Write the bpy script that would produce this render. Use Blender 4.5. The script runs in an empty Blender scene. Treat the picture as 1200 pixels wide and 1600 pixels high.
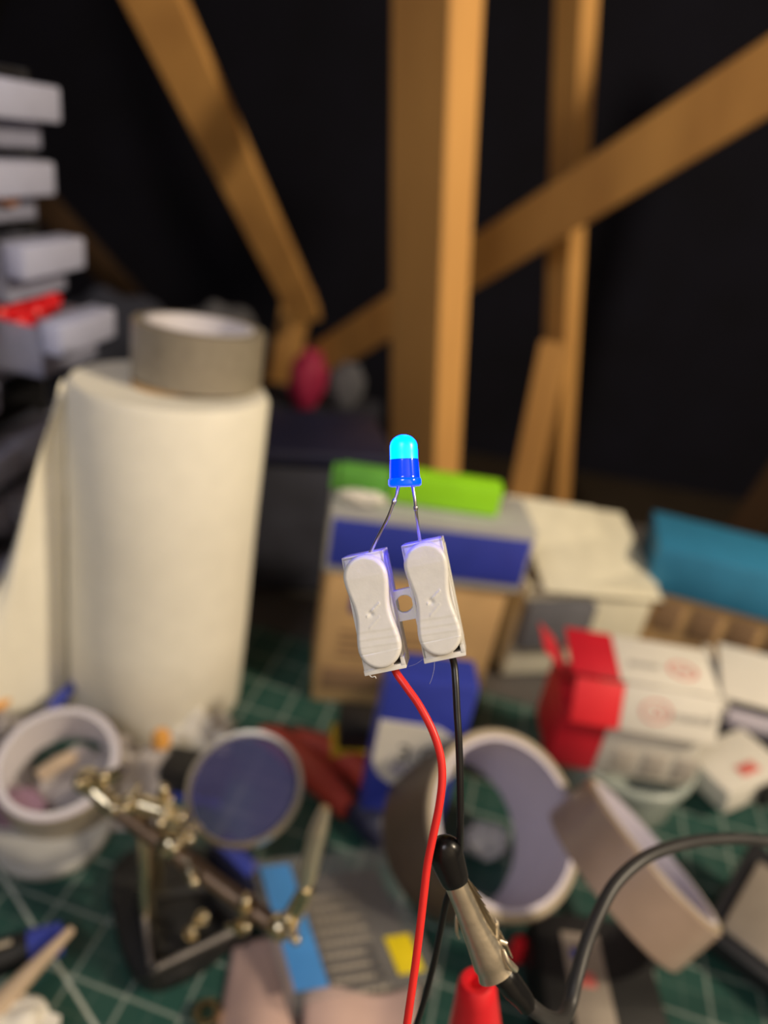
import bpy, bmesh, math, random
from mathutils import Vector as V, Matrix as Mx, noise
random.seed(7)
PI = math.pi
S = bpy.context.scene
# ---------------------------------------------------------------- camera
F = 1110.0
PITCH, ROLL, CAMH = math.radians(27), math.radians(10), 0.334
camd = bpy.data.cameras.new('camera'); cam = bpy.data.objects.new('camera', camd)
S.collection.objects.link(cam); S.camera = cam
RM = Mx.Rotation(PI/2 - PITCH, 4, 'X') @ Mx.Rotation(ROLL, 4, 'Z')
cam.matrix_world = Mx.Translation((0, 0, CAMH)) @ RM
camd.sensor_fit = 'VERTICAL'; camd.sensor_height = 32.0; camd.lens = 32.0 * F / 1600
camd.clip_start = 0.01; camd.clip_end = 30
camd.dof.use_dof = True; camd.dof.focus_distance = 0.1175
camd.dof.aperture_fstop = (camd.lens / 1000) / 0.0031
CX, CY, CF = RM.to_3x3() @ V((1, 0, 0)), RM.to_3x3() @ V((0, 1, 0)), RM.to_3x3() @ V((0, 0, -1))
CO = V((0, 0, CAMH))
# ---------------------------------------------------------------- world, lamp, added fill, exposure
w = bpy.data.worlds.new('world'); S.world = w; w.use_nodes = True
w.node_tree.nodes['Background'].inputs[0].default_value = (0.75, 0.8, 1.0, 1)
w.node_tree.nodes['Background'].inputs[1].default_value = 0.03
def area(name, loc, target, size, power, col):
    l = bpy.data.lights.new(name, 'AREA'); l.size = size; l.energy = power; l.color = col; l.shape = 'DISK'
    o = bpy.data.objects.new(name, l); S.collection.objects.link(o); o.location = loc
    o.rotation_euler = (V(target) - V(loc)).to_track_quat('-Z', 'Y').to_euler(); return o
bl = bpy.data.lights.new('attic_lamp', 'POINT'); bl.energy = 70; bl.color = (1.0, 0.83, 0.60); bl.shadow_soft_size = 0.07
bo = bpy.data.objects.new('attic_lamp', bl); S.collection.objects.link(bo); bo.location = (1.10, -0.05, 1.05)
area('fill_light', (-0.35, -0.5, 0.95), (0.0, 0.35, 0.1), 0.35, 3.2, (0.93, 0.93, 1.0))  # added soft cool fill from behind the camera, not a lamp of the room
S.view_settings.view_transform = 'Standard'; S.view_settings.look = 'None'
S.view_settings.gamma = 1.0; S.view_settings.exposure = 0.0; S.view_settings.use_curve_mapping = False

def W(px, py, z):
    return CO + (CF + CX * ((px - 600) / F) - CY * ((py - 800) / F)) * z
def G(px, py, h=0.0):
    d = W(px, py, 1) - CO
    return CO + d * ((h - CO.z) / d.z)
# ---------------------------------------------------------------- materials
def mat(name, col, rough=0.6, metal=0.0, var=0.12, scale=60.0, bump=0.0, bscale=300.0, emis=None, es=1.0,
        trans=0.0, alpha=1.0, coat=0.0, sss=0.0, spec=0.5, col2=None, stretch=None):
    m = bpy.data.materials.new(name); m.use_nodes = True
    nt = m.node_tree; N = nt.nodes; L = nt.links; b = N['Principled BSDF']
    tc = N.new('ShaderNodeTexCoord'); mp = N.new('ShaderNodeMapping'); L.new(tc.outputs['Object'], mp.inputs[0])
    if stretch: mp.inputs['Scale'].default_value = stretch
    nz = N.new('ShaderNodeTexNoise'); nz.inputs['Scale'].default_value = scale; nz.inputs['Detail'].default_value = 4
    L.new(mp.outputs[0], nz.inputs['Vector'])
    r = N.new('ShaderNodeValToRGB'); r.color_ramp.elements[0].position = 0.3; r.color_ramp.elements[1].position = 0.7
    a = col2 if col2 else [c * (1 - var) for c in col]
    r.color_ramp.elements[0].color = (*a, 1); r.color_ramp.elements[1].color = (*[min(1, c * (1 + var * 0.5)) for c in col], 1)
    L.new(nz.outputs['Fac'], r.inputs[0]); L.new(r.outputs[0], b.inputs['Base Color'])
    b.inputs['Roughness'].default_value = rough; b.inputs['Metallic'].default_value = metal
    b.inputs['Specular IOR Level'].default_value = spec
    if coat: b.inputs['Coat Weight'].default_value = coat; b.inputs['Coat Roughness'].default_value = 0.08
    if trans: b.inputs['Transmission Weight'].default_value = trans
    if sss: b.inputs['Subsurface Weight'].default_value = sss; b.inputs['Subsurface Radius'].default_value = (.5, .5, .5); b.inputs['Subsurface Scale'].default_value = 0.001
    if alpha < 1: b.inputs['Alpha'].default_value = alpha
    if emis: b.inputs['Emission Color'].default_value = (*emis, 1); b.inputs['Emission Strength'].default_value = es
    if bump:
        n2 = N.new('ShaderNodeTexNoise'); n2.inputs['Scale'].default_value = bscale; L.new(mp.outputs[0], n2.inputs['Vector'])
        bp = N.new('ShaderNodeBump'); bp.inputs['Strength'].default_value = bump; bp.inputs['Distance'].default_value = 0.0006
        L.new(n2.outputs['Fac'], bp.inputs['Height']); L.new(bp.outputs[0], b.inputs['Normal'])
    return m
K = {}
K['timber'] = mat('timber', (0.80, 0.43, 0.13), 0.7, var=0.25, scale=9, bump=0.3, bscale=60, col2=(0.60, 0.30, 0.09), stretch=(1, 1, 0.25))
K['timber_shaded'] = mat('timber_shaded', (0.10, 0.055, 0.025), 0.8, scale=9, col2=(0.07, 0.035, 0.015), stretch=(1, 1, 0.25))  # darkened copy of the timber, dim light put into the colour
K['felt'] = mat('roof_felt', (0.012, 0.011, 0.013), 0.9, scale=4, var=0.4)
K['felt_halo'] = mat('roof_felt_halo', (0.010, 0.010, 0.024), 0.9, scale=4, var=0.3)  # navy tint paints the diode's blue halo into the felt
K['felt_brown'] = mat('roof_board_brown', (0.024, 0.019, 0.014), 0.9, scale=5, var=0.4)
K['board'] = mat('floor_board', (0.10, 0.07, 0.045), 0.8, scale=8)
K['bounce_pale'] = mat('pale_bounce_wall', (0.62, 0.56, 0.48), 0.9, var=0.05)  # pale tone picked to bounce light and show in the metal
K['desk'] = mat('desk_top', (0.10, 0.09, 0.085), 0.6, scale=10)
K['white_pla'] = mat('white_plastic', (0.80, 0.785, 0.76), 0.38, var=0.04, scale=400, bump=0.03, bscale=2500, sss=0.25)
K['led_glow'] = mat('led_glow', (0.0, 0.1, 0.9), 0.3, emis=(0.0, 0.024, 1.0), es=40.0, var=0)
K['led_body'] = mat('led_body', (0.0, 0.03, 0.55), 0.12, emis=(0.0, 0.00165, 1.0), es=32.0, var=0.3, scale=900, coat=0.6, stretch=(0.2, 0.2, 3))
K['led_flange'] = mat('led_flange', (0.0, 0.06, 0.7), 0.1, emis=(0.0, 0.0024, 1.0), es=46.0, var=0.2, coat=0.8)
K['lead'] = mat('tinned_wire', (0.75, 0.72, 0.70), 0.32, 1.0, var=0.1, scale=900)
K['red_ins'] = mat('red_insulation', (0.95, 0.035, 0.03), 0.38, var=0.08, scale=200, sss=0.15)
K['black_ins'] = mat('black_insulation', (0.012, 0.012, 0.013), 0.35, var=0.2)
K['black_gloss'] = mat('black_vinyl', (0.008, 0.008, 0.009), 0.3, var=0.1, bump=0.1, bscale=600)
K['grey_cable'] = mat('grey_cable', (0.04, 0.038, 0.038), 0.45, var=0.2)
K['nickel'] = mat('nickel', (0.90, 0.81, 0.66), 0.33, 0.92, var=0.1, scale=300, bump=0.15, bscale=500)
K['brass'] = mat('nickel_brass', (0.72, 0.62, 0.42), 0.25, 1.0, var=0.1, scale=300)
K['iron'] = mat('cast_iron', (0.010, 0.010, 0.011), 0.55, var=0.3, bump=0.4, bscale=500)
K['iron_glint'] = mat('glint_on_iron', (0.35, 0.33, 0.33), 0.35, 0.6, var=0.3)  # pale tone for highlights painted along the iron rim
K['rod_brown'] = mat('tarnished_rod', (0.22, 0.15, 0.10), 0.45, 0.7, var=0.3)
K['paper'] = mat('paper_towel', (0.90, 0.86, 0.74), 0.9, var=0.04, scale=80, bump=0.5, bscale=500)
K['tape_grey'] = mat('grey_duct_tape', (0.30, 0.26, 0.20), 0.33, var=0.12, scale=200, bump=0.15, bscale=900)
K['tape_side'] = mat('tape_side', (0.44, 0.36, 0.25), 0.6, var=0.15)
K['core'] = mat('white_core', (0.74, 0.71, 0.76), 0.6, var=0.04)
K['brown_tape'] = mat('brown_tape', (0.40, 0.29, 0.23), 0.35, var=0.1)
K['dark_tape'] = mat('dark_tape', (0.12, 0.085, 0.06), 0.45, var=0.1)
K['lavender'] = mat('lavender_core', (0.68, 0.63, 0.74), 0.6, var=0.04)
K['blk_frame'] = mat('black_frame', (0.022, 0.022, 0.026), 0.5)
K['drawer'] = mat('cloudy_plastic', (0.40, 0.42, 0.58), 0.35, var=0.08, alpha=0.72)
K['drawer_lip'] = mat('cloudy_plastic_lip', (0.50, 0.53, 0.74), 0.35, var=0.06)
K['kraft'] = mat('kraft_card', (0.60, 0.38, 0.17), 0.85, var=0.15, scale=40)
K['kraft_dark'] = mat('kraft_dark', (0.28, 0.17, 0.09), 0.85, var=0.15)
K['blue_print'] = mat('blue_print', (0.035, 0.055, 0.42), 0.45, var=0.1)
K['card_grey'] = mat('grey_card', (0.45, 0.45, 0.44), 0.6, var=0.06)
K['card_white'] = mat('white_card', (0.80, 0.76, 0.68), 0.6, var=0.05)
K['card_cream'] = mat('cream_card', (0.70, 0.66, 0.52), 0.7, var=0.08)
K['lime'] = mat('lime_plastic', (0.36, 0.85, 0.02), 0.4, var=0.06)
K['green'] = mat('green_plastic', (0.13, 0.42, 0.06), 0.5, var=0.2)
K['crimson'] = mat('crimson_card_shaded', (0.62, 0.012, 0.03), 0.5, var=0.08)  # shaded copy of the carton's red, shade put into the colour
K['crimson_lit'] = mat('crimson_card_lit', (0.85, 0.02, 0.035), 0.5, var=0.05)  # lit copy of the same red card, brightness put into the colour
K['tub'] = mat('frosted_tub', (0.50, 0.56, 0.52), 0.25, var=0.08, alpha=0.75)
K['sky'] = mat('sky_blue_card', (0.035, 0.25, 0.46), 0.5, var=0.08)
K['clear'] = mat('clear_plastic', (0.6, 0.58, 0.58), 0.10, var=0.03, alpha=0.09)
K['bag'] = mat('clear_bag', (0.70, 0.64, 0.64), 0.22, var=0.08, alpha=0.55)
K['pinkbag'] = mat('pink_bag', (0.34, 0.20, 0.29), 0.3, var=0.1, alpha=0.8)
K['azure'] = mat('blue_label', (0.07, 0.29, 0.72), 0.45, var=0.08)
K['yellow'] = mat('yellow_label', (0.85, 0.66, 0.01), 0.5, var=0.06)
K['dark_yellow'] = mat('ochre_plastic', (0.50, 0.33, 0.01), 0.5)
K['bits'] = mat('metal_bits', (0.34, 0.30, 0.25), 0.35, 0.8, var=0.2)
K['case_dark'] = mat('case_tray', (0.10, 0.095, 0.09), 0.5)
K['redhandle'] = mat('red_rubber', (0.42, 0.05, 0.035), 0.45, var=0.15)
K['red'] = mat('red_plastic', (0.85, 0.02, 0.03), 0.35, var=0.06)
K['navy'] = mat('navy_plastic', (0.012, 0.014, 0.045), 0.5)
K['bluepl'] = mat('blue_plastic', (0.04, 0.06, 0.38), 0.4)
K['lens'] = mat('lens_glass', (0.10, 0.10, 0.26), 0.06, var=0.05, alpha=0.45, coat=0.5)
K['tan'] = mat('tan_wood', (0.55, 0.42, 0.30), 0.6, var=0.15)
K['silver'] = mat('satin_panel', (0.42, 0.36, 0.30), 0.35, 0.3, var=0.15)
K['ink'] = mat('ink', (0.05, 0.05, 0.05), 0.6)
K['ink_red'] = mat('red_ink', (0.75, 0.18, 0.15), 0.6)
K['ink_grey'] = mat('grey_ink', (0.30, 0.28, 0.25), 0.6)
K['ink_violet'] = mat('violet_ink', (0.20, 0.17, 0.36), 0.6)
K['cloth'] = mat('dark_cloth', (0.040, 0.043, 0.066), 0.9, var=0.3, scale=30)
K['greycloth'] = mat('grey_cloth', (0.14, 0.14, 0.16), 0.9, var=0.3, scale=30)
K['pouch'] = mat('magenta_pouch', (0.45, 0.02, 0.08), 0.6, var=0.15)
K['copper'] = mat('copper_coil', (0.80, 0.38, 0.20), 0.3, 0.6)
K['amber'] = mat('amber_strip', (0.80, 0.38, 0.08), 0.5, var=0.1)
K['skinpaper'] = mat('pink_paper', (0.55, 0.38, 0.34), 0.7, var=0.08)
# cutting mat: printed grid
def mat_grid(diag_o, diag_a):
    m = bpy.data.materials.new('cutting_mat_print'); m.use_nodes = True
    nt = m.node_tree; N = nt.nodes; L = nt.links; b = N['Principled BSDF']
    tc = N.new('ShaderNodeTexCoord'); sp = N.new('ShaderNodeSeparateXYZ'); L.new(tc.outputs['Object'], sp.inputs[0])
    def M_(op, a, c=None, d=None):
        n = N.new('ShaderNodeMath'); n.operation = op
        for i, v in enumerate((a, c, d)):
            if v is None: continue
            if isinstance(v, (int, float)): n.inputs[i].default_value = v
            else: L.new(v, n.inputs[i])
        return n.outputs[0]
    def lines(s, pitch, wdt):
        k = M_('PINGPONG', s, pitch / 2)
        return M_('LESS_THAN', k, wdt)
    x, y = sp.outputs[0], sp.outputs[1]
    major = M_('MAXIMUM', lines(x, 0.0254, 0.0007), lines(y, 0.0254, 0.0007))
    minor = M_('MAXIMUM', lines(x, 0.0127, 0.0003), lines(y, 0.0127, 0.0003))
    ca, sa = math.cos(diag_a), math.sin(diag_a)
    dd = M_('ADD', M_('MULTIPLY', x, -sa), M_('MULTIPLY', y, ca))
    dd = M_('ABSOLUTE', M_('SUBTRACT', dd, -sa * diag_o[0] + ca * diag_o[1]))
    dg = M_('LESS_THAN', dd, 0.0008)
    f = M_('MAXIMUM', M_('MULTIPLY', major, 0.4), M_('MULTIPLY', minor, 0.12)); f = M_('MAXIMUM', f, M_('MULTIPLY', dg, 0.9))
    nz = N.new('ShaderNodeTexNoise'); nz.inputs['Scale'].default_value = 14; L.new(tc.outputs['Object'], nz.inputs[0])
    r = N.new('ShaderNodeValToRGB'); r.color_ramp.elements[0].color = (0.016, 0.056, 0.047, 1); r.color_ramp.elements[1].color = (0.024, 0.086, 0.070, 1)
    L.new(nz.outputs[0], r.inputs[0])
    mx = N.new('ShaderNodeMix'); mx.data_type = 'RGBA'; L.new(f, mx.inputs[0]); L.new(r.outputs[0], mx.inputs[6]); mx.inputs[7].default_value = (0.50, 0.55, 0.50, 1)
    L.new(mx.outputs[2], b.inputs['Base Color']); b.inputs['Roughness'].default_value = 0.42
    return m
# ---------------------------------------------------------------- builders
def ident(x): return x
def frame(o, x, y=None, z=None):
    x = V(x).normalized()
    if z is not None:
        z = V(z).normalized(); y = z.cross(x).normalized(); z = x.cross(y)
    else:
        y = V(y); y = (y - x * y.dot(x)).normalized(); z = x.cross(y)
    return Mx(((x.x, y.x, z.x, o[0]), (x.y, y.y, z.y, o[1]), (x.z, y.z, z.z, o[2]), (0, 0, 0, 1)))
def B(): return bmesh.new()
def box(bm, M, x, y, z, bev=0.0, seg=2):
    t = bmesh.new()
    bmesh.ops.create_cube(t, size=1)
    for v in t.verts:
        v.co = V((x[0] + (v.co.x + .5) * (x[1] - x[0]), y[0] + (v.co.y + .5) * (y[1] - y[0]), z[0] + (v.co.z + .5) * (z[1] - z[0])))
    if bev: bmesh.ops.bevel(t, geom=t.edges[:], offset=bev, segments=seg, affect='EDGES', profile=0.5)
    t.transform(M); merge(bm, t); return bm
def merge(bm, t):
    me = bpy.data.meshes.new('tmp'); t.to_mesh(me); t.free(); bm.from_mesh(me); bpy.data.meshes.remove(me)
def loft(bm, rings, closed=True, cap=(True, True)):
    R = [[bm.verts.new(p) for p in r] for r in rings]
    n = len(R[0])
    for a, b in zip(R, R[1:]):
        for i in range(n if closed else n - 1):
            j = (i + 1) % n
            try: bm.faces.new((a[i], a[j], b[j], b[i]))
            except ValueError: pass
    if closed:
        if cap[0]: bm.faces.new(R[0][::-1])
        if cap[1]: bm.faces.new(R[-1])
    return R
def cr(pts, n=8):
    """Catmull-Rom resampling of points"""
    P = [V(p) for p in pts]; P = [P[0] * 2 - P[1]] + P + [P[-1] * 2 - P[-2]]
    out = []
    for i in range(1, len(P) - 2):
        a, b, c, d = P[i-1], P[i], P[i+1], P[i+2]
        for k in range(n):
            t = k / n
            out.append(0.5 * ((2 * b) + (c - a) * t + (2*a - 5*b + 4*c - d) * t*t + (3*b - a - 3*c + d) * t**3))
    out.append(P[-2]); return out
def tube(bm, pts, r, seg=12, smooth=8, cap=(True, True)):
    if smooth: P = cr(pts, smooth)
    else: P = [V(p) for p in pts]
    n = len(P)
    if isinstance(r, (int, float)): rr = [r] * n
    else:
        rr = []
        for i in range(n):
            t = i / (n - 1) * (len(r) - 1); k = min(int(t), len(r) - 2); rr.append(r[k] + (r[k+1] - r[k]) * (t - k))
    up = None; rings = []
    for i in range(n):
        d = (P[min(i+1, n-1)] - P[max(i-1, 0)]).normalized()
        if up is None: up = d.orthogonal().normalized()
        up = (up - d * up.dot(d)).normalized(); s = d.cross(up)
        rings.append([P[i] + (up * math.cos(2*PI*k/seg) + s * math.sin(2*PI*k/seg)) * rr[i] for k in range(seg)])
    loft(bm, rings, cap=cap); return bm
def rod(bm, a, b, r, r2=None, seg=14): return tube(bm, [a, b], [r, r2 if r2 is not None else r], seg, 0)
def lathe(bm, M, prof, seg=48, closed=False):
    rings = [[M @ V((r * math.cos(2*PI*k/seg), r * math.sin(2*PI*k/seg), z)) for k in range(seg)] for r, z in prof]
    if closed: rings.append(rings[0])
    R = loft(bm, rings, cap=(not closed and prof[0][0] > 1e-7, not closed and prof[-1][0] > 1e-7))
    if closed: bmesh.ops.remove_doubles(bm, verts=bm.verts[:], dist=1e-7)
    return bm
def prism(bm, M, outl, z0, z1, bev=0.0):
    t = bmesh.new()
    a = [t.verts.new((x, y, z0)) for x, y in outl]; b = [t.verts.new((x, y, z1)) for x, y in outl]
    n = len(a); t.faces.new(a[::-1]); t.faces.new(b)
    for i in range(n): t.faces.new((a[i], a[(i+1) % n], b[(i+1) % n], b[i]))
    if bev: bmesh.ops.bevel(t, geom=t.edges[:], offset=bev, segments=2, affect='EDGES', profile=0.5)
    t.transform(M); merge(bm, t); return bm
def ball(bm, c, r, sub=2, sq=(1, 1, 1), nz=0.0, ns=30.0, M=None):
    t = bmesh.new(); bmesh.ops.create_icosphere(t, subdivisions=sub, radius=1)
    for v in t.verts:
        k = 1 + (nz * noise.fractal(v.co * ns * 0.05 + V(c) * 30, 1, 2, 4) if nz else 0)
        v.co = V((v.co.x * sq[0], v.co.y * sq[1], v.co.z * sq[2])) * r * k
    if M: t.transform(M.to_3x3().to_4x4())
    t.transform(Mx.Translation(c)); merge(bm, t); return bm
def sheet(bm, fn, nu=24, nv=24):
    R = [[bm.verts.new(fn(i / nu, j / nv)) for j in range(nv + 1)] for i in range(nu + 1)]
    for i in range(nu):
        for j in range(nv): bm.faces.new((R[i][j], R[i+1][j], R[i+1][j+1], R[i][j+1]))
    return bm
WL = {}
def link(o): S.collection.objects.link(o); return o
def obj(name, bm, m, parent=None, smooth=True, origin=None, solid=0.0, angle=40):
    bm.normal_update(); bmesh.ops.recalc_face_normals(bm, faces=bm.faces[:]) if not solid else None
    xs = [v.co for v in bm.verts]
    if origin is None:
        lo = V([min(c[i] for c in xs) for i in range(3)]); hi = V([max(c[i] for c in xs) for i in range(3)])
        origin = V(((lo.x + hi.x) / 2, (lo.y + hi.y) / 2, lo.z))
    origin = V(origin)
    for v in bm.verts: v.co -= origin
    if smooth:
        for f in bm.faces: f.smooth = True
        for e in bm.edges:
            if len(e.link_faces) == 2 and e.calc_face_angle(0) > math.radians(angle): e.smooth = False
    me = bpy.data.meshes.new(name); bm.to_mesh(me); bm.free()
    me.materials.append(m if not isinstance(m, str) else K[m])
    o = link(bpy.data.objects.new(name, me)); WL[o.name] = origin
    if parent: o.parent = parent; o.location = origin - WL[parent.name]
    else: o.location = origin
    if solid:
        md = o.modifiers.new('thickness', 'SOLIDIFY'); md.thickness = solid; md.offset = 0
    return o
def tag(o, label, cat, group=None):
    o['label'] = label; o['category'] = cat
    if group: o['group'] = group
    return o
def thing(name, loc, label, cat, group=None):
    o = link(bpy.data.objects.new(name, None)); o.empty_display_size = 0.01; o.location = loc; WL[o.name] = V(loc)
    return tag(o, label, cat, group)
def struct(name, bm, m, parent=None, **k):
    o = obj(name, bm, m, parent, **k); o['kind'] = 'structure'; return o
def text(name, s, M, size, m, parent, ext=0.00008):
    cu = bpy.data.curves.new(name, 'FONT'); cu.body = s; cu.size = size; cu.extrude = ext; cu.align_x = 'CENTER'; cu.align_y = 'CENTER'
    cu.materials.append(K[m]); t = bpy.data.objects.new('t', cu); link(t)
    bpy.context.view_layer.update()
    me = bpy.data.meshes.new_from_object(t); bpy.data.objects.remove(t)
    bm = bmesh.new(); bm.from_mesh(me); bm.transform(M); bpy.data.meshes.remove(me)
    return obj(name, bm, m, parent, smooth=False)
I4 = Mx.Identity(4)
def on(pL, pR, h=0.0):
    """frame on a level plane at height h: origin at the point seen at pL, x axis toward pR, y away from the viewer"""
    a, b = G(*pL, h), G(*pR, h)
    return frame(a, b - a, z=(0, 0, 1)), (b - a).length
# ================================================================ STRUCTURE
bm = box(B(), I4, (-2.2, 2.4), (-1.6, 2.9), (-0.80, -0.77)); struct('floor', bm, 'board', smooth=False)
bm = box(B(), I4, (-2.2, 2.4), (2.86, 2.9), (-0.77, 1.9)); struct('wall_back', bm, 'felt_halo', smooth=False)
bm = box(B(), I4, (-2.2, 2.4), (-1.0, -.96), (-0.77, 1.9)); struct('bounce_wall', bm, 'bounce_pale', smooth=False)  # unseen wall, made pale and set close for fill and reflections
bm = box(B(), frame((-2.15, -1.6, -0.77), (0, 1, 0), y=(0.42, 0, 1)), (0, 4.5), (0, 2.9), (-0.03, 0)); struct('wall_left', bm, 'felt', smooth=False)
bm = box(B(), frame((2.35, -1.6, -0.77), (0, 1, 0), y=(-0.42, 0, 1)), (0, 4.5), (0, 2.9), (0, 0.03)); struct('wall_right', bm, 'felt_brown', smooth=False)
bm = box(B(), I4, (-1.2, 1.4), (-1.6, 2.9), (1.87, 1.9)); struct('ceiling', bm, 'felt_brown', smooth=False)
def beam(p0, p1, a, b, ang, m, name, label, e0=0.0, e1=0.0):
    """sawn timber between two points, section a x b, turned ang about its own axis"""
    p0, p1 = V(p0), V(p1); d = (p1 - p0).normalized(); p0 = p0 - d * e0; p1 = p1 + d * e1
    toward = (CO - (p0 + p1) / 2); toward = (toward - d * toward.dot(d)).normalized()
    M = frame(p0, d, y=toward) @ Mx.Rotation(math.radians(ang), 4, 'X')
    bm = box(B(), M, (0, (p1 - p0).length), (-b / 2, b / 2), (-a / 2, a / 2), 0.002, 1)
    # grain runs along the length: keep the origin at the lower end
    o = obj(name, bm, m, smooth=False); tag(o, label, 'beam'); return o
beam(W(683, 0, .70), W(663, 745, .94), .080, .050, 42, 'timber', 'timber_post', 'thick upright timber post behind the glowing light, brightly lit on one side', 0.75, 0.62)
beam(W(901, 0, 1.05), W(876, 560, 1.36), .052, .040, 38, 'timber', 'timber_post', 'slimmer upright timber crossed by the long diagonal brace', 0.6, 0.9)
beam(W(1200, 122, .86), W(530, 545, 1.65), .078, .040, 6, 'timber', 'diagonal_brace', 'long diagonal timber brace rising towards the upper corner behind both posts', 0.5, 0.5)
beam(W(868, 535, 1.27), W(812, 800, 1.40), .050, .035, 10, 'timber', 'short_brace', 'short leaning timber strut below the crossing of post and long brace', 0.0, 0.5)
beam(W(243, 0, .78), W(472, 478, 1.45), .060, .036, 15, 'timber', 'timber_rafter', 'sloping rafter running down from the top edge towards the stacked tape and paper roll', 0.6, 0.04)
beam(W(463, 478, 1.60), W(432, 650, 1.74), .062, .045, 12, 'timber', 'timber_stub', 'stubby upright timber below the end of the sloping rafter', 0.04, 0.5)
beam(W(80, 330, 1.45), W(235, 500, 1.75), .055, .035, 10, 'timber_shaded', 'dim_brace', 'dim brown brace half hidden behind the drawer cabinet', 0.3, 0.2)
beam(W(1215, 755, 1.6), W(1140, 860, 1.75), .070, .035, 10, 'timber_shaded', 'dim_strut', 'dim brown strut in the dark above the blue-lidded box', 1.1, 0.6)
# desk and mat
t = thing('workbench', (0.05, 0.35, -0.77), 'dark workbench under the green cutting mat and all the clutter', 'desk')
obj('tabletop', box(B(), I4, (-.62, .72), (-.06, .74), (-.030, -.003), .002), 'desk', t, smooth=False)
for x in (-.56, .66):
    for y in (0.0, .68):
        obj('leg', box(B(), I4, (x - .03, x + .03), (y - .03, y + .03), (-.77, -.0305), .002), 'desk', t, smooth=False)
a, b = G(17, 1384), G(169, 1441); MM = frame(a, b - a, z=(0, 0, 1)); MI = MM.inverted()
d0, d1 = MI @ G(0, 1362), MI @ G(147, 1600); da = math.atan2(d1.y - d0.y, d1.x - d0.x)
bm = box(B(), I4, (-.20, .48), (-.24, .235), (-.003, 0), .0008)
o = obj('cutting_mat', bm, mat_grid((d0.x, d0.y), da), smooth=False, origin=(0, 0, 0)); o.matrix_world = MM
tag(o, 'green self-healing cutting mat printed with white grid lines', 'cutting mat')
# storage trunk behind the bench
t = thing('storage_trunk', (-.45, 1.2, -.77), 'large dark trunk on the floor behind the workbench', 'trunk')
obj('trunk_body', box(B(), I4, (-1.1, -.06), (.97, 1.36), (-.77, -.16), .01), 'cloth', t)
obj('lid', box(B(), I4, (-1.12, -.04), (.95, 1.38), (-.1595, -.12), .01), 'cloth', t)
def lump(name, c, r, sq, m, label, cat, nz=.15, h=None):
    c = V(c); bm = ball(B(), (0, 0, 0), r, 4, sq, nz, 40); lo = min(v.co.z for v in bm.verts)
    if h is not None: c.z = h - lo
    bm.transform(Mx.Translation(c)); return tag(obj(name, bm, m), label, cat)
p = W(478, 622, 1.30); lump('red_pouch', p, .045, (.75, .7, 1.25), 'pouch', 'crimson soft pouch seen just past the rim of the paper roll', 'pouch', h=-.119)
p = W(345, 515, 1.30); lump('grey_bundle', p, .08, (1, .8, .95), 'greycloth', 'pale grey bundle in the dark above the duct tape', 'bundle', h=-.119)
p = W(540, 600, 1.32); lump('pale_bundle', p, .035, (1, .8, 1.3), 'greycloth', 'small pale bundle between crimson pouch and timber post', 'bundle', h=-.119)
p = W(180, 520, 1.1); lump('dark_bag', p, .10, (1.1, .6, .95), 'cloth', 'crumpled dark bag between drawer cabinet and duct tape', 'bag', h=-.119)
t = thing('dark_crate', G(470, 900), 'tall dark crate standing behind the paper roll', 'crate')
M, wd = on((408, 985), (520, 985))
obj('crate_body', box(B(), M, (-.02, wd + .035), (.05, .13), (0.0005, .115), .006), 'cloth', t)
obj('lid', box(B(), M, (-.025, wd + .04), (.045, .135), (.1155, .128), .004), 'navy', t)
# ================================================================ CONNECTOR, LED, WIRES (in focus)
UZ = 0.1170 / F / 3.7214           # metres per zoomed pixel at the focus plane
def Z1(x, y, z=0.0):               # coordinates of the close-up crop, z towards the viewer
    return W(500 + x / 3.7214, 650 + y / 3.7214, 0.1170) - CF * z * UZ
u2, v2 = V((.198, .980)), V((.980, -.198))
def block_pt(c, u, v, z):
    v = v - z * 0.115
    p = V(c) + u2 * u + v2 * v
    return Z1(p.x, p.y, z)
con = thing('lever_connector', Z1(480, 1470, -150), 'white two-lever wire connector joining the light to a red and a black wire', 'connector')
def block_box(bm, c, u, v, z, bev=3.0):
    t_ = bmesh.new(); bmesh.ops.create_cube(t_, size=1)
    for q in t_.verts: q.co = V((u[0] + (q.co.x + .5) * (u[1] - u[0]), v[0] + (q.co.y + .5) * (v[1] - v[0]), z[0] + (q.co.z + .5) * (z[1] - z[0])))
    if bev: bmesh.ops.bevel(t_, geom=t_.edges[:], offset=bev, segments=2, affect='EDGES', profile=.5)
    for q in t_.verts: q.co = block_pt(c, *q.co)
    merge(bm, t_)
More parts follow.
